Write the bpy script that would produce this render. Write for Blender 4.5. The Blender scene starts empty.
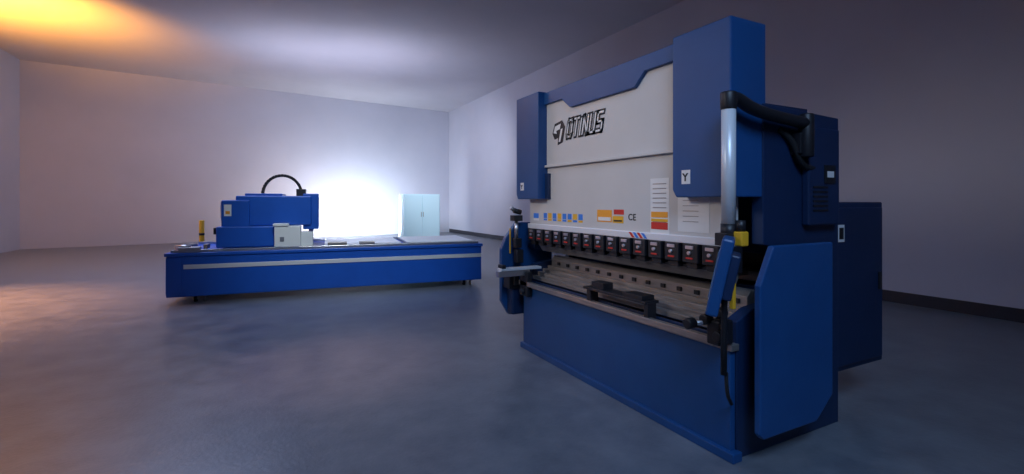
import bpy, bmesh, math
from mathutils import Vector, Matrix
sc=bpy.context.scene
col=sc.collection
# ---------------- materials ----------------
def mat(name,c,rough=0.5,metal=0.0,c2=None,scale=4,bump=0.0,emit=None,es=0,rv=0.0,detail=6,stretch=None):
    m=bpy.data.materials.new(name); m.use_nodes=True
    nt=m.node_tree; b=nt.nodes['Principled BSDF']
    b.inputs['Base Color'].default_value=(*c,1); b.inputs['Roughness'].default_value=rough
    b.inputs['Metallic'].default_value=metal
    if emit: 
        b.inputs['Emission Color'].default_value=(*emit,1); b.inputs['Emission Strength'].default_value=es
    if c2 or bump or rv:
        tc=nt.nodes.new('ShaderNodeTexCoord'); mp=nt.nodes.new('ShaderNodeMapping')
        if stretch: mp.inputs['Scale'].default_value=stretch
        nt.links.new(tc.outputs['Object'],mp.inputs['Vector'])
        n=nt.nodes.new('ShaderNodeTexNoise'); n.inputs['Scale'].default_value=scale; n.inputs['Detail'].default_value=detail
        n.inputs['Roughness'].default_value=0.62
        nt.links.new(mp.outputs[0],n.inputs['Vector'])
        if c2:
            r=nt.nodes.new('ShaderNodeValToRGB'); r.color_ramp.elements[0].position=.28; r.color_ramp.elements[1].position=.72
            r.color_ramp.elements[0].color=(*c,1); r.color_ramp.elements[1].color=(*c2,1)
            nt.links.new(n.outputs['Fac'],r.inputs['Fac']); nt.links.new(r.outputs[0],b.inputs['Base Color'])
        if rv:
            mr=nt.nodes.new('ShaderNodeMapRange'); mr.inputs['From Min'].default_value=.3; mr.inputs['From Max'].default_value=.7
            mr.inputs['To Min'].default_value=rough-rv; mr.inputs['To Max'].default_value=rough+rv
            nt.links.new(n.outputs['Fac'],mr.inputs['Value']); nt.links.new(mr.outputs[0],b.inputs['Roughness'])
        if bump:
            n2=nt.nodes.new('ShaderNodeTexNoise'); n2.inputs['Scale'].default_value=scale*12; n2.inputs['Detail'].default_value=4
            nt.links.new(mp.outputs[0],n2.inputs['Vector'])
            bp=nt.nodes.new('ShaderNodeBump'); bp.inputs['Strength'].default_value=bump; bp.inputs['Distance'].default_value=.01
            nt.links.new(n2.outputs['Fac'],bp.inputs['Height']); nt.links.new(bp.outputs[0],b.inputs['Normal'])
    return m
M={}
M['floor']=mat('concrete_floor',(.10,.118,.15),.33,c2=(.205,.225,.26),scale=3.0,bump=.18,rv=.04,detail=12)
M['wall']=mat('wall_plaster',(.45,.47,.56),.85,c2=(.50,.51,.60),scale=.6,bump=.1)
M['ceil']=mat('ceiling_plaster',(.47,.47,.53),.7,c2=(.53,.52,.58),scale=.5,bump=.05)
M['base']=mat('baseboard_paint',(.02,.02,.03),.5)
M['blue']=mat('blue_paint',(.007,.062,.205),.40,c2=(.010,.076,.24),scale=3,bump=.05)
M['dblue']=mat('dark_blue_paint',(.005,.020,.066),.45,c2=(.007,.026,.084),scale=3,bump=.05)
M['cblue']=mat('bright_blue_paint',(.006,.085,.46),.4,c2=(.008,.10,.52),scale=3)
M['beige']=mat('cream_paint',(.555,.54,.53),.5,c2=(.60,.585,.575),scale=2)
M['black']=mat('black_plastic',(.012,.012,.016),.45)
M['rubber']=mat('black_rubber',(.008,.008,.01),.7)
M['gray']=mat('machined_steel',(.30,.27,.26),.38,.7,c2=(.42,.39,.37),scale=6,stretch=(8,1,8))
M['tabletop']=mat('worn_table_steel',(.14,.115,.105),.45,.3,c2=(.38,.33,.30),scale=5,stretch=(10,.8,10))
M['silver']=mat('silver_steel',(.62,.62,.65),.28,.9)
M['lsilver']=mat('light_silver_paint',(.75,.77,.8),.35,.2)
M['white']=mat('white_paint',(.78,.80,.80),.5)
M['sheet']=mat('sheet_metal',(.75,.80,.84),.3,.3,c2=(.65,.7,.75),scale=3)
M['cwhite']=mat('cabinet_paint',(.60,.82,.90),.5)
M['yellow']=mat('yellow_paint',(.8,.42,.02),.5)
M['red']=mat('red_ink',(.6,.03,.02),.5)
M['ink']=mat('black_ink',(.01,.01,.012),.5)
M['orange']=mat('orange_label',(.85,.35,.03),.5)
M['iblue']=mat('label_blue',(.03,.2,.7),.5)
M['paper']=mat('paper',(.75,.74,.73),.7)
M['slat']=mat('slat_steel',(.25,.27,.32),.45,.6,c2=(.4,.42,.46),scale=5)
M['screen']=mat('pendant_screen',(.02,.04,.08),.15,emit=(.1,.3,.8),es=.15)
# ---------------- helpers ----------------
def empty(name,loc=(0,0,0),rz=0):
    e=bpy.data.objects.new(name,None); col.objects.link(e); e.location=loc; e.rotation_euler=(0,0,rz); e.empty_display_size=.1
    return e
def addmesh(name,verts,faces,m,parent=None,bevel=0,smooth=False):
    me=bpy.data.meshes.new(name); me.from_pydata([tuple(v) for v in verts],[],faces); me.update()
    bm=bmesh.new(); bm.from_mesh(me); bmesh.ops.recalc_face_normals(bm,faces=bm.faces); bm.to_mesh(me); bm.free()
    if smooth:
        for p in me.polygons: p.use_smooth=True
    o=bpy.data.objects.new(name,me); col.objects.link(o); me.materials.append(M[m])
    if parent: o.parent=parent
    if bevel:
        md=o.modifiers.new('bevel','BEVEL'); md.width=bevel; md.segments=2; md.limit_method='ANGLE'
    return o
def box(name,x0,x1,y0,y1,z0,z1,m,parent=None,bevel=.004):
    v=[(x,y,z) for x in(x0,x1) for y in(y0,y1) for z in(z0,z1)]
    f=[(0,1,3,2),(4,6,7,5),(0,4,5,1),(2,3,7,6),(0,2,6,4),(1,5,7,3)]
    return addmesh(name,v,f,m,parent,bevel)
def prism(name,pts,axis,a0,a1,m,parent=None,bevel=.003):
    def mk(p,a):
        if axis=='x': return (a,p[0],p[1])
        if axis=='y': return (p[0],a,p[1])
        return (p[0],p[1],a)
    n=len(pts)
    v=[mk(p,a0) for p in pts]+[mk(p,a1) for p in pts]
    f=[tuple(range(n)),tuple(range(2*n-1,n-1,-1))]+[(i,(i+1)%n,n+(i+1)%n,n+i) for i in range(n)]
    return addmesh(name,v,f,m,parent,bevel)
def cyl(name,a,b,r,m,parent=None,seg=20,bevel=0,r2=None):
    a=Vector(a);b=Vector(b);d=(b-a); z=d.normalized()
    x=z.orthogonal().normalized(); y=z.cross(x); r2=r if r2 is None else r2
    v=[a+(x*math.cos(t)+y*math.sin(t))*r for t in [2*math.pi*i/seg for i in range(seg)]]+\
      [b+(x*math.cos(t)+y*math.sin(t))*r2 for t in [2*math.pi*i/seg for i in range(seg)]]
    f=[tuple(range(seg))[::-1],tuple(range(seg,2*seg))]+[(i,(i+1)%seg,seg+(i+1)%seg,seg+i) for i in range(seg)]
    o=addmesh(name,v,f,m,parent,bevel)
    for p in o.data.polygons:
        if len(p.vertices)==4: p.use_smooth=True
    return o
def multibox(name,boxes,m,parent=None,bevel=.003):
    v=[];f=[]
    for (x0,x1,y0,y1,z0,z1) in boxes:
        k=len(v)
        v+=[(x,y,z) for x in(x0,x1) for y in(y0,y1) for z in(z0,z1)]
        f+=[tuple(k+i for i in q) for q in [(0,1,3,2),(4,6,7,5),(0,4,5,1),(2,3,7,6),(0,2,6,4),(1,5,7,3)]]
    return addmesh(name,v,f,m,parent,bevel)
def obox(name,c,u,v,w,su,sv,sw,m,parent=None,bevel=.004):
    c=Vector(c);u=Vector(u).normalized();v=Vector(v).normalized();w=Vector(w).normalized()
    vs=[c+u*su*i/2+v*sv*j/2+w*sw*k/2 for i in(-1,1) for j in(-1,1) for k in(-1,1)]
    f=[(0,1,3,2),(4,6,7,5),(0,4,5,1),(2,3,7,6),(0,2,6,4),(1,5,7,3)]
    return addmesh(name,vs,f,m,parent,bevel)
def tube(name,pts,r,m,parent=None):
    c=bpy.data.curves.new(name,'CURVE'); c.dimensions='3D'; c.bevel_depth=r; c.bevel_resolution=4; c.resolution_u=10; c.use_fill_caps=True
    s=c.splines.new('NURBS'); s.points.add(len(pts)-1)
    for p,q in zip(s.points,pts): p.co=(*q,1)
    s.use_endpoint_u=True; s.order_u=3
    o=bpy.data.objects.new(name,c); col.objects.link(o); c.materials.append(M[m])
    if parent:o.parent=parent
    return o
def text(name,s,loc,size,m,parent,offset=0,shear=0,ext=.001,sx=1,rot=(math.pi/2,0,-math.pi/2),sp=1.08):
    c=bpy.data.curves.new(name,'FONT'); c.body=s; c.size=size; c.offset=offset; c.shear=shear; c.extrude=ext
    c.space_character=sp; c.materials.append(M[m])
    o=bpy.data.objects.new(name,c); col.objects.link(o); o.location=loc; o.rotation_euler=rot; o.scale=(sx,1,1); o.parent=parent
    return o
# ---------------- room ----------------
XR=8.4; XL=-6.72; YB=-3.5; H=6.0
box('floor',XL-.3,XR+.3,YB-.3,23.4,-.2,0,'floor',bevel=0)
box('ceiling',XL-.3,XR+.3,YB-.3,23.4,H,H+.2,'ceil',bevel=0)
box('wall_right',XR,XR+.2,YB,23.0,0,H,'wall',bevel=0)
box('wall_left',XL-.2,XL,YB,21.0,0,H,'wall',bevel=0)
prism('wall_back',[(XL-.2,20.67),(XR+.2,22.83),(XR+.2,23.2),(XL-.2,21.1)],'z',0,H,'wall',bevel=0)
box('wall_front',XL-.2,XR+.2,YB-.2,YB,0,H,'wall',bevel=0)
box('baseboard_right',XR-.02,XR,YB,22.7,0,.17,'base',bevel=0)

# ---------------- press brake ----------------
P=empty('press_brake')
X0=2.42
def housing(nm,y0,y1):
    pts=[(y0,1.53),(y1-.03,1.53),(y1,1.58),(y1,2.587),(y0,2.587)]
    prism(nm,pts,'x',X0,2.74,'blue',P,.008)
housing('housing_right',1.88,2.325); housing('housing_left',4.06,4.51)
prism('crossbeam',[(2.325,2.575),(2.325,2.46),(2.66,2.46),(2.77,2.36),(3.62,2.36),(3.755,2.46),(4.06,2.46),(4.06,2.575)],'x',2.49,2.74,'blue',P,.005)
box('upper_cover_panel',2.52,2.6,2.325,4.06,1.855,2.47,'beige',P)
box('cover_lip',2.495,2.6,2.325,4.06,1.838,1.862,'beige',P)
box('ram_panel',2.53,2.62,1.98,4.41,1.27,1.84,'beige',P)
box('ram_lower_strip',2.515,2.62,1.98,4.43,1.225,1.275,'lsilver',P)
box('ram_guide_left',2.50,2.60,4.0,4.10,1.53,1.78,'dblue',P)
def frame(nm,y0,y1):
    pts=[(2.46,.0),(3.5,.0),(3.5,2.07),(2.70,2.10),(2.70,1.24),(2.98,1.2),(3.05,1.1),(3.05,.98),(2.98,.9),(2.60,.86),(2.46,.80)]
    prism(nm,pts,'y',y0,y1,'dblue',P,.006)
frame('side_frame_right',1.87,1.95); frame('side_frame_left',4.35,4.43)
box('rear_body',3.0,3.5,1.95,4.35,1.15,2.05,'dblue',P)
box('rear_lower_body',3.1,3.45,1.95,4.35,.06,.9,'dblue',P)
box('throat_dark_backing',3.30,3.36,1.96,4.34,.85,1.3,'black',P)  # black panel stands in for the dark inside of the throat
box('upper_tank',2.74,3.45,2.05,4.3,2.07,2.16,'dblue',P)
multibox('back_gauge_fingers',[(2.9,3.2,y,y+.06,.97,1.02) for y in (2.3,2.45,2.7,3.1,3.5,3.9)]+[(3.15,3.22,2.0,4.3,.93,1.0)],'gray',P)
box('bed_front_panel',X0,2.46,1.88,4.35,.05,.64,'blue',P,.006)
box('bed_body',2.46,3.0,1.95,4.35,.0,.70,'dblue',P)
box('bed_base_flange',2.39,2.47,1.84,4.37,.0,.055,'blue',P,.005)
box('bed_top_rail',2.405,2.47,1.86,4.37,.635,.675,'gray',P)
multibox('bed_table_rails',[(2.47,2.52,1.92,4.35,.66,.70),(2.53,2.58,1.92,4.35,.68,.735),(2.59,2.64,1.92,4.35,.70,.77),(2.65,2.70,1.95,4.35,.70,.80),(2.71,2.95,1.95,4.35,.70,.83)],'tabletop',P,.004)
box('bed_table_ledge',2.46,2.72,1.90,4.36,.62,.685,'tabletop',P)
prism('lower_die',[(2.73,.83),(2.83,.83),(2.83,.90),(2.80,.94),(2.785,.925),(2.77,.94),(2.73,.90)],'y',2.0,4.3,'gray',P)
multibox('die_bolts',[(2.715,2.73,2.05+i*.16,2.09+i*.16,.85,.88) for i in range(14)],'black',P,.002)
cl=[];sv=[];rd=[]
for i in range(15):
    y=2.03+i*.16
    cl.append((2.50,2.60,y,y+.125,1.10,1.225))
    cl.append((2.52,2.58,y+.02,y+.105,1.06,1.10))
    sv.append((2.492,2.50,y+.03,y+.095,1.19,1.212))
    rd.append((2.494,2.50,y+.035,y+.09,1.125,1.135))
multibox('tool_clamps',cl,'black',P,.005); multibox('clamp_plates',sv,'silver',P,.002); multibox('clamp_marks',rd,'red',P,.0)
for i in range(15):
    cyl('clamp_bolt_%d'%i,(2.485,2.03+i*.16+.0625,1.165),(2.51,2.03+i*.16+.0625,1.165),.012,'silver',P,10)
prism('upper_punch',[(2.62,1.225),(2.56,1.225),(2.56,1.08),(2.60,1.03),(2.63,.99),(2.65,1.03),(2.64,1.1)],'y',2.0,4.32,'gray',P)
box('punch_carrier',2.56,2.66,1.98,4.36,1.06,1.23,'black',P)
def guard(nm,x0,x1,y,z0,z1,c):
    pts=[(x0,z0+.03),(x0+.03,z0),(x1-c,z0),(x1,z0+c*.8),(x1,z1),(x0+c*.7,z1),(x0,z1-c*1.3)]
    prism(nm,pts,'y',y-.02,y+.02,'blue',P,.008)
guard('side_guard_right',2.46,3.16,1.74,.17,1.25,.17)
multibox('guard_brackets',[(2.7,2.76,1.75,1.88,.4,.45),(3.05,3.1,1.75,1.88,.4,.45),(2.7,2.76,1.75,1.88,1.05,1.1),(3.05,3.1,1.75,1.88,1.05,1.1)],'dblue',P)
pts=[(2.27,.45),(2.36,.30),(2.7,.28),(2.9,.45),(2.9,1.28),(2.45,1.28),(2.32,1.12),(2.27,1.0)]
prism('side_guard_left',pts,'y',4.56,4.62,'blue',P,.008)
multibox('guard_brackets_left',[(2.5,2.56,4.43,4.57,.5,.56),(2.6,2.66,4.43,4.57,1.0,1.06),(2.85,2.9,4.43,4.57,.5,.56)],'dblue',P)
box('guard_box_left',2.33,2.6,4.44,4.56,.32,.62,'dblue',P,.02)
box('left_control_box',2.28,2.40,4.40,4.54,.60,.80,'black',P,.01)
multibox('left_control_parts',[(2.32,2.38,4.36,4.42,.64,.74),(2.38,2.46,4.42,4.5,.86,1.0),(2.36,2.44,4.42,4.48,1.02,1.12)],'black',P,.008)
box('guard_yellow_strip',2.36,2.375,4.545,4.56,.95,1.22,'yellow',P)
box('sensor_base',2.36,2.46,4.44,4.54,1.30,1.36,'black',P); cyl('sensor_post',(2.41,4.49,1.1),(2.41,4.49,1.31),.02,'silver',P)
box('sensor_arm',2.39,2.44,4.46,4.6,1.08,1.12,'black',P)
cyl('sensor_head',(2.38,4.49,1.41),(2.46,4.49,1.39),.028,'black',P); cyl('sensor_lens',(2.34,4.49,1.44),(2.39,4.49,1.41),.02,'gray',P)
def arm(nm,y,x0):
    a=empty(nm); a.parent=P
    box(nm+'_bar',x0,2.42,y-.03,y+.03,.76,.82,'silver',a)
    box(nm+'_top',x0+.02,2.55,y-.045,y+.045,.82,.845,'lsilver',a)
    box(nm+'_mount',2.36,2.42,y-.08,y+.08,.55,.80,'black',a,.01)
    cyl(nm+'_knob',(2.33,y,.6),(2.37,y,.6),.03,'black',a)
    box(nm+'_stop',x0+.03,x0+.07,y-.05,y+.05,.845,.88,'black',a)
arm('sheet_support_arm',4.25,2.07)
box('slide_rail',2.36,2.405,1.95,4.35,.655,.70,'gray',P)
obox('front_tray',(2.42,2.87,.80),(0,1,0),(1,0,0),(0,0,1),.72,.13,.02,'black',P)
multibox('front_tray_blocks',[(2.36,2.48,2.55,2.75,.81,.84),(2.38,2.48,3.0,3.15,.81,.86),(2.37,2.45,2.5,2.54,.68,.80),(2.37,2.45,3.15,3.2,.68,.80)],'black',P)
cyl('pendant_arm_pivot',(3.02,1.80,1.78),(3.02,1.80,2.05),.042,'black',P,bevel=.01)
box('pendant_pivot_mount',2.96,3.08,1.80,1.88,1.8,1.93,'black',P)
tube('pendant_arm',[(3.02,1.80,1.99),(2.8,1.80,2.00),(2.5,1.80,2.03),(2.36,1.80,2.09),(2.30,1.80,2.06),(2.30,1.80,1.98)],.036,'black',P)
cyl('pendant_elbow',(2.30,1.80,2.01),(2.30,1.80,2.11),.044,'black',P,bevel=.01)
cyl('pendant_tube',(2.30,1.80,1.36),(2.30,1.80,2.03),.038,'lsilver',P,28)
cyl('pendant_tube_collar',(2.30,1.80,1.30),(2.30,1.80,1.38),.042,'black',P)
cyl('pendant_lower_post',(2.26,1.80,.55),(2.27,1.80,1.3),.017,'black',P)
tube('hydraulic_hose',[(2.85,1.87,1.95),(2.93,1.84,1.90),(3.0,1.83,1.75),(3.12,1.83,1.70),(3.25,1.86,1.75)],.020,'rubber',P)
th=math.radians(53)
u=Vector((math.sin(th),math.cos(th),0)); n=Vector((-math.cos(th),math.sin(th),0))
t2=math.radians(12)
w=(Vector((0,0,1))*math.cos(t2)-n*math.sin(t2)*1.0).normalized(); nn=u.cross(w)
C=Vector((2.19,1.76,1.12))
obox('pendant_monitor',C,u,w,nn,.40,.40,.06,'blue',P,.012)
sg=1 if nn.dot(n)>0 else -1
obox('pendant_screen',C+nn*sg*.032,u,w,nn,.30,.24,.004,'screen',P,.001)
obox('pendant_back_box',C-nn*sg*.05,u,w,nn,.22,.24,.05,'dblue',P,.01)
box('pendant_hanger',2.235,2.32,1.76,1.84,1.26,1.33,'black',P)
box('estop_body',2.29,2.35,1.71,1.77,1.26,1.34,'yellow',P,.008); cyl('estop_cap',(2.32,1.74,1.34),(2.32,1.74,1.40),.026,'black',P)
box('yellow_switch',2.26,2.285,1.74,1.765,.92,1.06,'yellow',P)
cyl('handle_bar',(2.20,1.98,.80),(2.42,1.92,.80),.014,'silver',P)
for i,(x,y,z) in enumerate([(2.20,1.98,.80),(2.30,1.95,.82),(2.30,1.86,.74),(2.36,1.90,.86)]):
    cyl('handle_knob_%d'%i,(x-.03,y,z),(x+.03,y,z),.032,'black',P,16,.008)
box('handle_clamp',2.30,2.42,1.86,1.95,.68,.82,'black',P,.01)
tube('foot_cable',[(2.28,1.80,.56),(2.27,1.79,.45),(2.33,1.81,.38),(2.40,1.86,.34)],.01,'rubber',P)
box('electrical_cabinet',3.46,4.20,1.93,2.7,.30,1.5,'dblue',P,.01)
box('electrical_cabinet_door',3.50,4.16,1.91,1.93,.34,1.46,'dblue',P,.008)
box('cabinet_foot_plinth',3.5,4.0,2.2,2.65,.0,.30,'black',P)
box('cabinet_handle',4.09,4.12,1.895,1.91,.85,.98,'black',P)
multibox('cabinet_hinges',[(3.50,3.53,1.90,1.91,z,z+.06) for z in (.5,.95,1.36)],'black',P)
box('rear_side_box',3.08,3.42,1.82,1.87,1.35,1.98,'dblue',P,.01)
multibox('rear_side_vents',[(3.12,3.28,1.815,1.82,1.44+i*.03,1.452+i*.03) for i in range(6)],'black',P,0)
box('power_label',3.24,3.36,1.812,1.82,1.62,1.74,'black',P,.001); box('power_label_text',3.265,3.335,1.809,1.812,1.66,1.70,'paper',P,0)
box('warning_plate',3.56,3.64,1.905,1.91,1.22,1.34,'paper',P,.001); box('warning_plate_ink',3.575,3.625,1.902,1.905,1.24,1.32,'ink',P,0)
def lab(nm,yc,zc,wy,hz,m,x=2.53,ex=.002): return box(nm,x-ex,x,yc-wy/2,yc+wy/2,zc-hz/2,zc+hz/2,m,P,0)
lab('housing_label_right',2.21,1.66,.07,.09,'paper',X0); text('housing_label_right_text','Y',(X0-.003,2.235,1.635),.07,'ink',P,.002)
lab('housing_label_left',4.38,1.66,.07,.08,'paper',X0); text('housing_label_left_text','Y',(X0-.003,4.405,1.635),.06,'ink',P,.002)
for i,mm in enumerate(['iblue','yellow','iblue','yellow','iblue','iblue','yellow','iblue']):
    lab('icon_%d'%i,4.10-i*.085,1.365,.062,.052,mm)
    lab('icon_foot_%d'%i,4.10-i*.085,1.325,.062,.018,'yellow' if i%2 else 'iblue')
lab('icon_side_label',4.28,1.36,.10,.05,'iblue'); lab('icon_side_label_b',4.28,1.32,.10,.02,'paper')
lab('warning_label_a',3.17,1.385,.19,.10,'orange'); lab('warning_label_b',2.99,1.42,.12,.04,'red'); lab('warning_label_c',3.0,1.36,.13,.055,'yellow')
lab('warning_label_a_text',3.17,1.36,.16,.03,'paper',2.528); lab('warning_label_c_text',3.0,1.35,.10,.012,'ink',2.528)
text('ce_mark','CE',(2.529,2.88,1.36),.07,'ink',P,.001)
lab('notice_sheet',2.55,1.47,.18,.40,'paper'); 
for i in range(10): lab('notice_line_%d'%i,2.55,1.63-i*.034,.13,.006,'gray',2.528)
lab('notice_band',2.55,1.41,.16,.04,'orange',2.5275); lab('notice_band_b',2.55,1.33,.16,.05,'red',2.5275); lab('notice_band_c',2.55,1.37,.16,.02,'yellow',2.5275)
lab('data_sheet',2.25,1.43,.26,.26,'paper')
for i in range(5): lab('data_line_%d'%i,2.27,1.51-i*.035,.13,.004,'gray',2.528)
for i,mm in enumerate(['red','iblue','red','iblue']):
    y=2.82-i*.045
    v=[(2.514,y,1.23),(2.514,y-.03,1.23),(2.514,y+.01,1.27),(2.514,y+.04,1.27)]
    addmesh('stripe_%d'%i,v,[(0,1,2,3)],mm,P)
# logo lettering built from thick strokes (unit letters, height 1)
LET={'O':(.62,[((.08,0),(.54,0)),((.54,0),(.62,.15)),((.62,.15),(.62,.85)),((.62,.85),(.54,1)),((.54,1),(.08,1)),((.08,1),(0,.85)),((0,.85),(0,.15)),((0,.15),(.08,0))]),
 'T':(.62,[((0,1),(.62,1)),((.31,0),(.31,1))]),
 'I':(.0,[((0,0),(0,.9))]),
 'N':(.62,[((0,0),(0,1)),((0,1),(.62,0)),((.62,0),(.62,1))]),
 'U':(.62,[((0,1),(0,0)),((0,0),(.62,0)),((.62,0),(.62,1))]),
 'S':(.62,[((0,0),(.62,0)),((.62,0),(.62,.5)),((.62,.5),(0,.5)),((0,.5),(0,1)),((0,1),(.62,1))])}
def logo(nm,hw,m,x):
    vs=[];fs=[];cx=0; hh=.15; wsc=.10
    for ch in 'OTINUS':
        wd,segs=LET[ch]
        for (a,b) in segs:
            a=Vector((a[0]*wsc+cx,a[1]*hh));b=Vector((b[0]*wsc+cx,b[1]*hh)); d=(b-a).normalized(); pn=Vector((-d.y,d.x))
            q=[a-d*hw+pn*hw,b+d*hw+pn*hw,b+d*hw-pn*hw,a-d*hw-pn*hw]
            k=len(vs); vs+=[(x,3.70-(p.x+p.y*.22),2.10+p.y) for p in q]; fs.append((k,k+1,k+2,k+3))
        cx+=wd*wsc+.038
    addmesh(nm,vs,fs,m,P)
logo('logo_outline',.024,'ink',2.516); logo('logo_letters',.0085,'paper',2.514)
def flat(nm,pts,m,x): addmesh(nm,[(x,a,b) for a,b in pts],[tuple(range(len(pts)))],m,P)
flat('logo_emblem',[(3.95,2.16),(3.91,2.25),(3.78,2.27),(3.73,2.20),(3.77,2.06),(3.86,2.04),(3.85,2.11),(3.91,2.10)],'ink',2.5175)
flat('logo_emblem_inner',[(3.93,2.165),(3.90,2.225),(3.80,2.24),(3.82,2.19),(3.88,2.18),(3.87,2.15)],'paper',2.5155)
flat('logo_emblem_inner2',[(3.80,2.19),(3.77,2.19),(3.81,2.07),(3.84,2.07)],'paper',2.5155)

# ---------------- CNC cutting table ----------------
C_=empty('cnc_cutting_machine',(-1.21,8.54,0),math.radians(-6.95))
L=4.8;D=1.7
box('body',0,L,0,D,.10,.70,'cblue',C_,.012)
box('top_frame',-.02,L+.02,-.02,D+.02,.70,.75,'cblue',C_,.008)
box('front_stripe',.22,L,-.012,0,.51,.575,'lsilver',C_,.002)
box('end_panel_trim',.0,.2,-.01,0,.14,.68,'cblue',C_,.004)
multibox('slats',[(2.15+i*.09,2.16+i*.09,.12,D-.12,.75,.775) for i in range(28)],'slat',C_,0)
multibox('bed_frame_rails',[(.05,L-.05,.03,.10,.75,.79),(.05,L-.05,D-.1,D-.03,.75,.79)],'silver',C_,.003)
multibox('sheet_metal_plates',[(3.5,4.7,.12,1.55,.776,.80),(2.15,3.4,.2,1.5,.776,.795)],'sheet',C_,0)
for i,(x,y) in enumerate([(.35,.12),(4.5,.12),(.35,D-.12),(4.5,D-.12)]):
    cyl('caster_wheel_%d'%i,(x-.02,y,.05),(x+.02,y,.05),.05,'rubber',C_,20)
    multibox('caster_fork_%d'%i,[(x-.03,x-.022,y-.03,y+.03,.04,.1),(x+.022,x+.03,y-.03,y+.03,.04,.1),(x-.05,x+.05,y-.05,y+.05,.095,.11)],'gray',C_,0)
    cyl('level_foot_%d'%i,(x+.12,y,.0),(x+.12,y,.11),.018,'gray',C_,12)
box('gantry_carriage',.60,1.45,.16,1.50,.79,1.12,'cblue',C_,.02)
box('gantry_column',.66,1.05,.22,1.5,1.10,1.53,'cblue',C_,.02)
box('gantry_beam',.85,1.95,.26,1.4,1.12,1.60,'cblue',C_,.02)
box('gantry_cover',.95,1.5,.45,1.2,1.60,1.64,'cblue',C_,.01)
box('cutting_head_slide',1.82,2.06,.30,.6,1.05,1.64,'cblue',C_,.015)
cyl('cutting_torch',(1.94,.42,1.05),(1.94,.42,.86),.04,'silver',C_,16,0,.015)
box('gantry_leg',1.1,1.7,.9,1.4,.79,1.12,'cblue',C_,.015)
box('gantry_side_box',.56,.60,.2,.45,1.0,1.1,'black',C_,.004)
box('gantry_side_panel',.635,.66,.3,.55,1.22,1.50,'paper',C_); box('gantry_side_warning',.63,.636,.34,.5,1.3,1.38,'red',C_,0)
box('gantry_front_label',.70,.80,.214,.22,1.28,1.46,'white',C_,0); box('gantry_front_label_ink',.72,.78,.211,.214,1.31,1.36,'orange',C_,0)
box('cable_mount',1.7,1.85,.6,.8,1.6,1.72,'black',C_)
arc=[(1.48-.30*math.cos(a),.7,1.62+.33*math.sin(a)) for a in [math.pi*i/20 for i in range(21)]]
tube('cable_chain',arc,.024,'black',C_)
for i,(x,_,z) in enumerate(arc):
    a=math.pi*i/20
    obox('cable_chain_link_%d'%i,(x,.7,z),(math.sin(a),0,math.cos(a)),(0,1,0),(-math.cos(a),0,math.sin(a)),.042,.08,.045,'black',C_,.004)
box('control_box',1.42,1.80,.02,.25,.79,1.12,'white',C_,.012)
box('control_box_lid',1.40,1.62,.0,.25,1.12,1.16,'white',C_,.006)
box('control_box_small',1.80,1.98,.08,.3,.79,1.02,'white',C_,.01)
multibox('control_box_trim',[(1.50,1.56,.012,.02,.88,.95)],'slat',C_,0)
box('front_rail_carriage',.15,.42,.0,.14,.79,.83,'silver',C_); cyl('rail_motor',(.1,.06,.83),(.3,.06,.83),.035,'silver',C_)
multibox('tool_clutter',[(.45,.5,.1,.3,.79,.86),(2.2,2.5,.05,.2,.79,.84),(2.7,2.95,.15,.3,.79,.83)],'gray',C_,.005)
cyl('hose_reel',(.1,1.0,.75),(.1,1.0,.82),.08,'gray',C_)

# ---------------- other objects ----------------
def post(nm,x,y,h=1.15):
    e=empty(nm,(x,y,0))
    cyl('tube',(0,0,.02),(0,0,h),.045,'yellow',e,20,.01); cyl('foot',(0,0,0),(0,0,.02),.11,'black',e)
    cyl('band',(0,0,.75*h),(0,0,.79*h),.047,'black',e)
    return e
post('safety_bollard',-.98,10.9)
K=empty('storage_cabinet',(5.1,19.0,0))
box('carcass',0,1.5,0,.8,.06,1.82,'cwhite',K,.01); box('plinth',.04,1.46,.04,.76,0,.06,'base',K)
box('door_left',.02,.745,-.02,0,.1,1.78,'cwhite',K,.005); box('door_right',.755,1.48,-.02,0,.1,1.78,'cwhite',K,.005)
box('handle_l',.70,.72,-.04,-.02,.9,1.1,'gray',K); box('handle_r',.78,.80,-.04,-.02,.9,1.1,'gray',K)

# ---------------- lights ----------------
def light(nm,t,loc,e,c,size=None,target=None,sy=None,spot=None,blend=.5,spread=None):
    l=bpy.data.lights.new(nm,t); l.energy=e; l.color=c
    if t=='AREA':
        l.size=size or 1
        if sy: l.shape='RECTANGLE'; l.size_y=sy
        if spread: l.spread=math.radians(spread)
    elif size is not None: l.shadow_soft_size=size
    if t=='SPOT': l.spot_size=math.radians(spot); l.spot_blend=blend
    o=bpy.data.objects.new(nm,l); col.objects.link(o); o.location=loc
    if target: o.rotation_euler=(Vector(target)-Vector(loc)).to_track_quat('-Z','Y').to_euler()
    return o
light('wall_glow_light','AREA',(4.0,19.6,.35),310,(.80,.91,1.0),2.4,(4.2,22.2,1.3),.4)  # unseen lamp added to make the white glow on the back wall
light('wall_glow_light.001','AREA',(1.9,19.4,.35),55,(1.0,.65,.42),2.0,(1.9,21.9,1.8),.4)  # warm unseen lamp added for the orange rim of that glow
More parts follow.
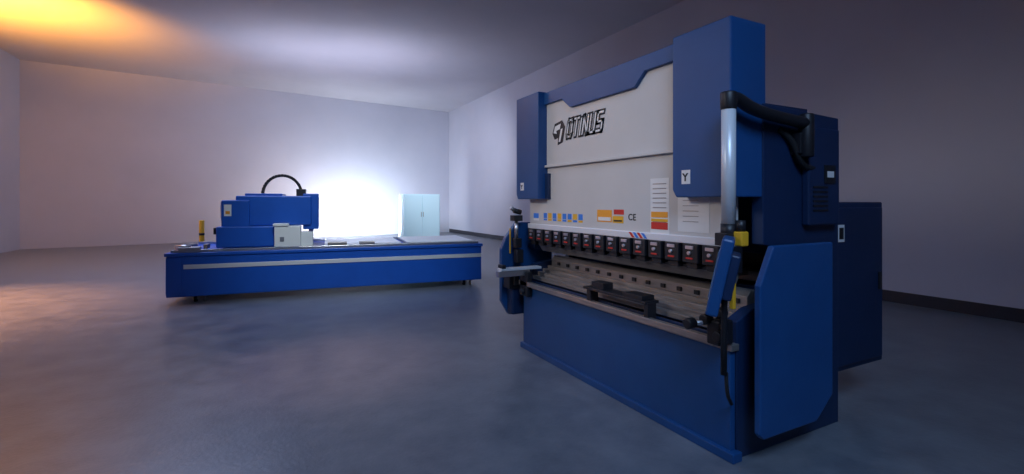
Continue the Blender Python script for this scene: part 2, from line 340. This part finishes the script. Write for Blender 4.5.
light('right_wall_wash','SPOT',(3.0,14.5,4.2),1000,(.84,.89,1.0),.5,spot=75,blend=1.0,target=(8.4,19.3,2.6))  # added lamp to brighten the far part of the right wall
light('ceiling_light_warm','SPOT',(-5.6,13.4,3.7),3900,(1.0,.39,.04),.15,spot=102,blend=1.0,target=(-5.1,14.8,6.0))
light('floor_light_warm','SPOT',(-6.3,10.3,4.6),5200,(1.0,.38,.12),.3,spot=66,blend=1.0,target=(-4.7,9.4,0))
light('overhead_fill_cool','AREA',(-1.5,12,5.9),400,(.50,.62,1.0),3,(-1.5,12.5,0),6)  # large area light added for bluish ambience
light('ceiling_wash','AREA',(2,15,3.4),140,(.78,.79,1.0),5,(2.5,16.5,6),3)
light('front_key','SPOT',(-3.0,3.8,3.8),470,(1.0,.96,.97),.7,spot=42,blend=1.0,target=(2.5,3.4,1.9))
light('machine_fill_spot','SPOT',(0.5,3.5,5.5),850,(.80,.92,1.0),.5,spot=44,blend=.9,target=(1.6,9.3,.6))  # added light for the front of the cutting machine
light('cabinet_fill_spot','SPOT',(3.5,12,5.0),900,(.75,.93,1.0),.3,spot=28,blend=1.0,target=(5.9,19,1.0))  # added front light to brighten the storage cabinet
light('floor_reflection_spot','SPOT',(-.2,5.2,5.7),380,(1.0,.50,.42),.2,spot=26,blend=1.0,target=(.6,4.7,0))  # added spot standing in for a warm reflection on the floor
light('blue_fill','AREA',(.2,-1.5,4.8),38,(.40,.62,1.0),2,(2.2,2,.8),spread=80)
w_=bpy.data.worlds.new('world'); sc.world=w_; w_.use_nodes=True
w_.node_tree.nodes['Background'].inputs[0].default_value=(.2,.25,.4,1); w_.node_tree.nodes['Background'].inputs[1].default_value=.2
# ---------------- camera ----------------
cam=bpy.data.cameras.new('camera'); co=bpy.data.objects.new('camera',cam); col.objects.link(co)
co.location=(0,0,1.5); co.rotation_euler=(math.pi/2,0,-math.radians(27.7))
cam.sensor_width=36; cam.lens=16.9; cam.shift_y=-35/1024; cam.clip_start=.05
sc.camera=co
sc.view_settings.view_transform='Standard'
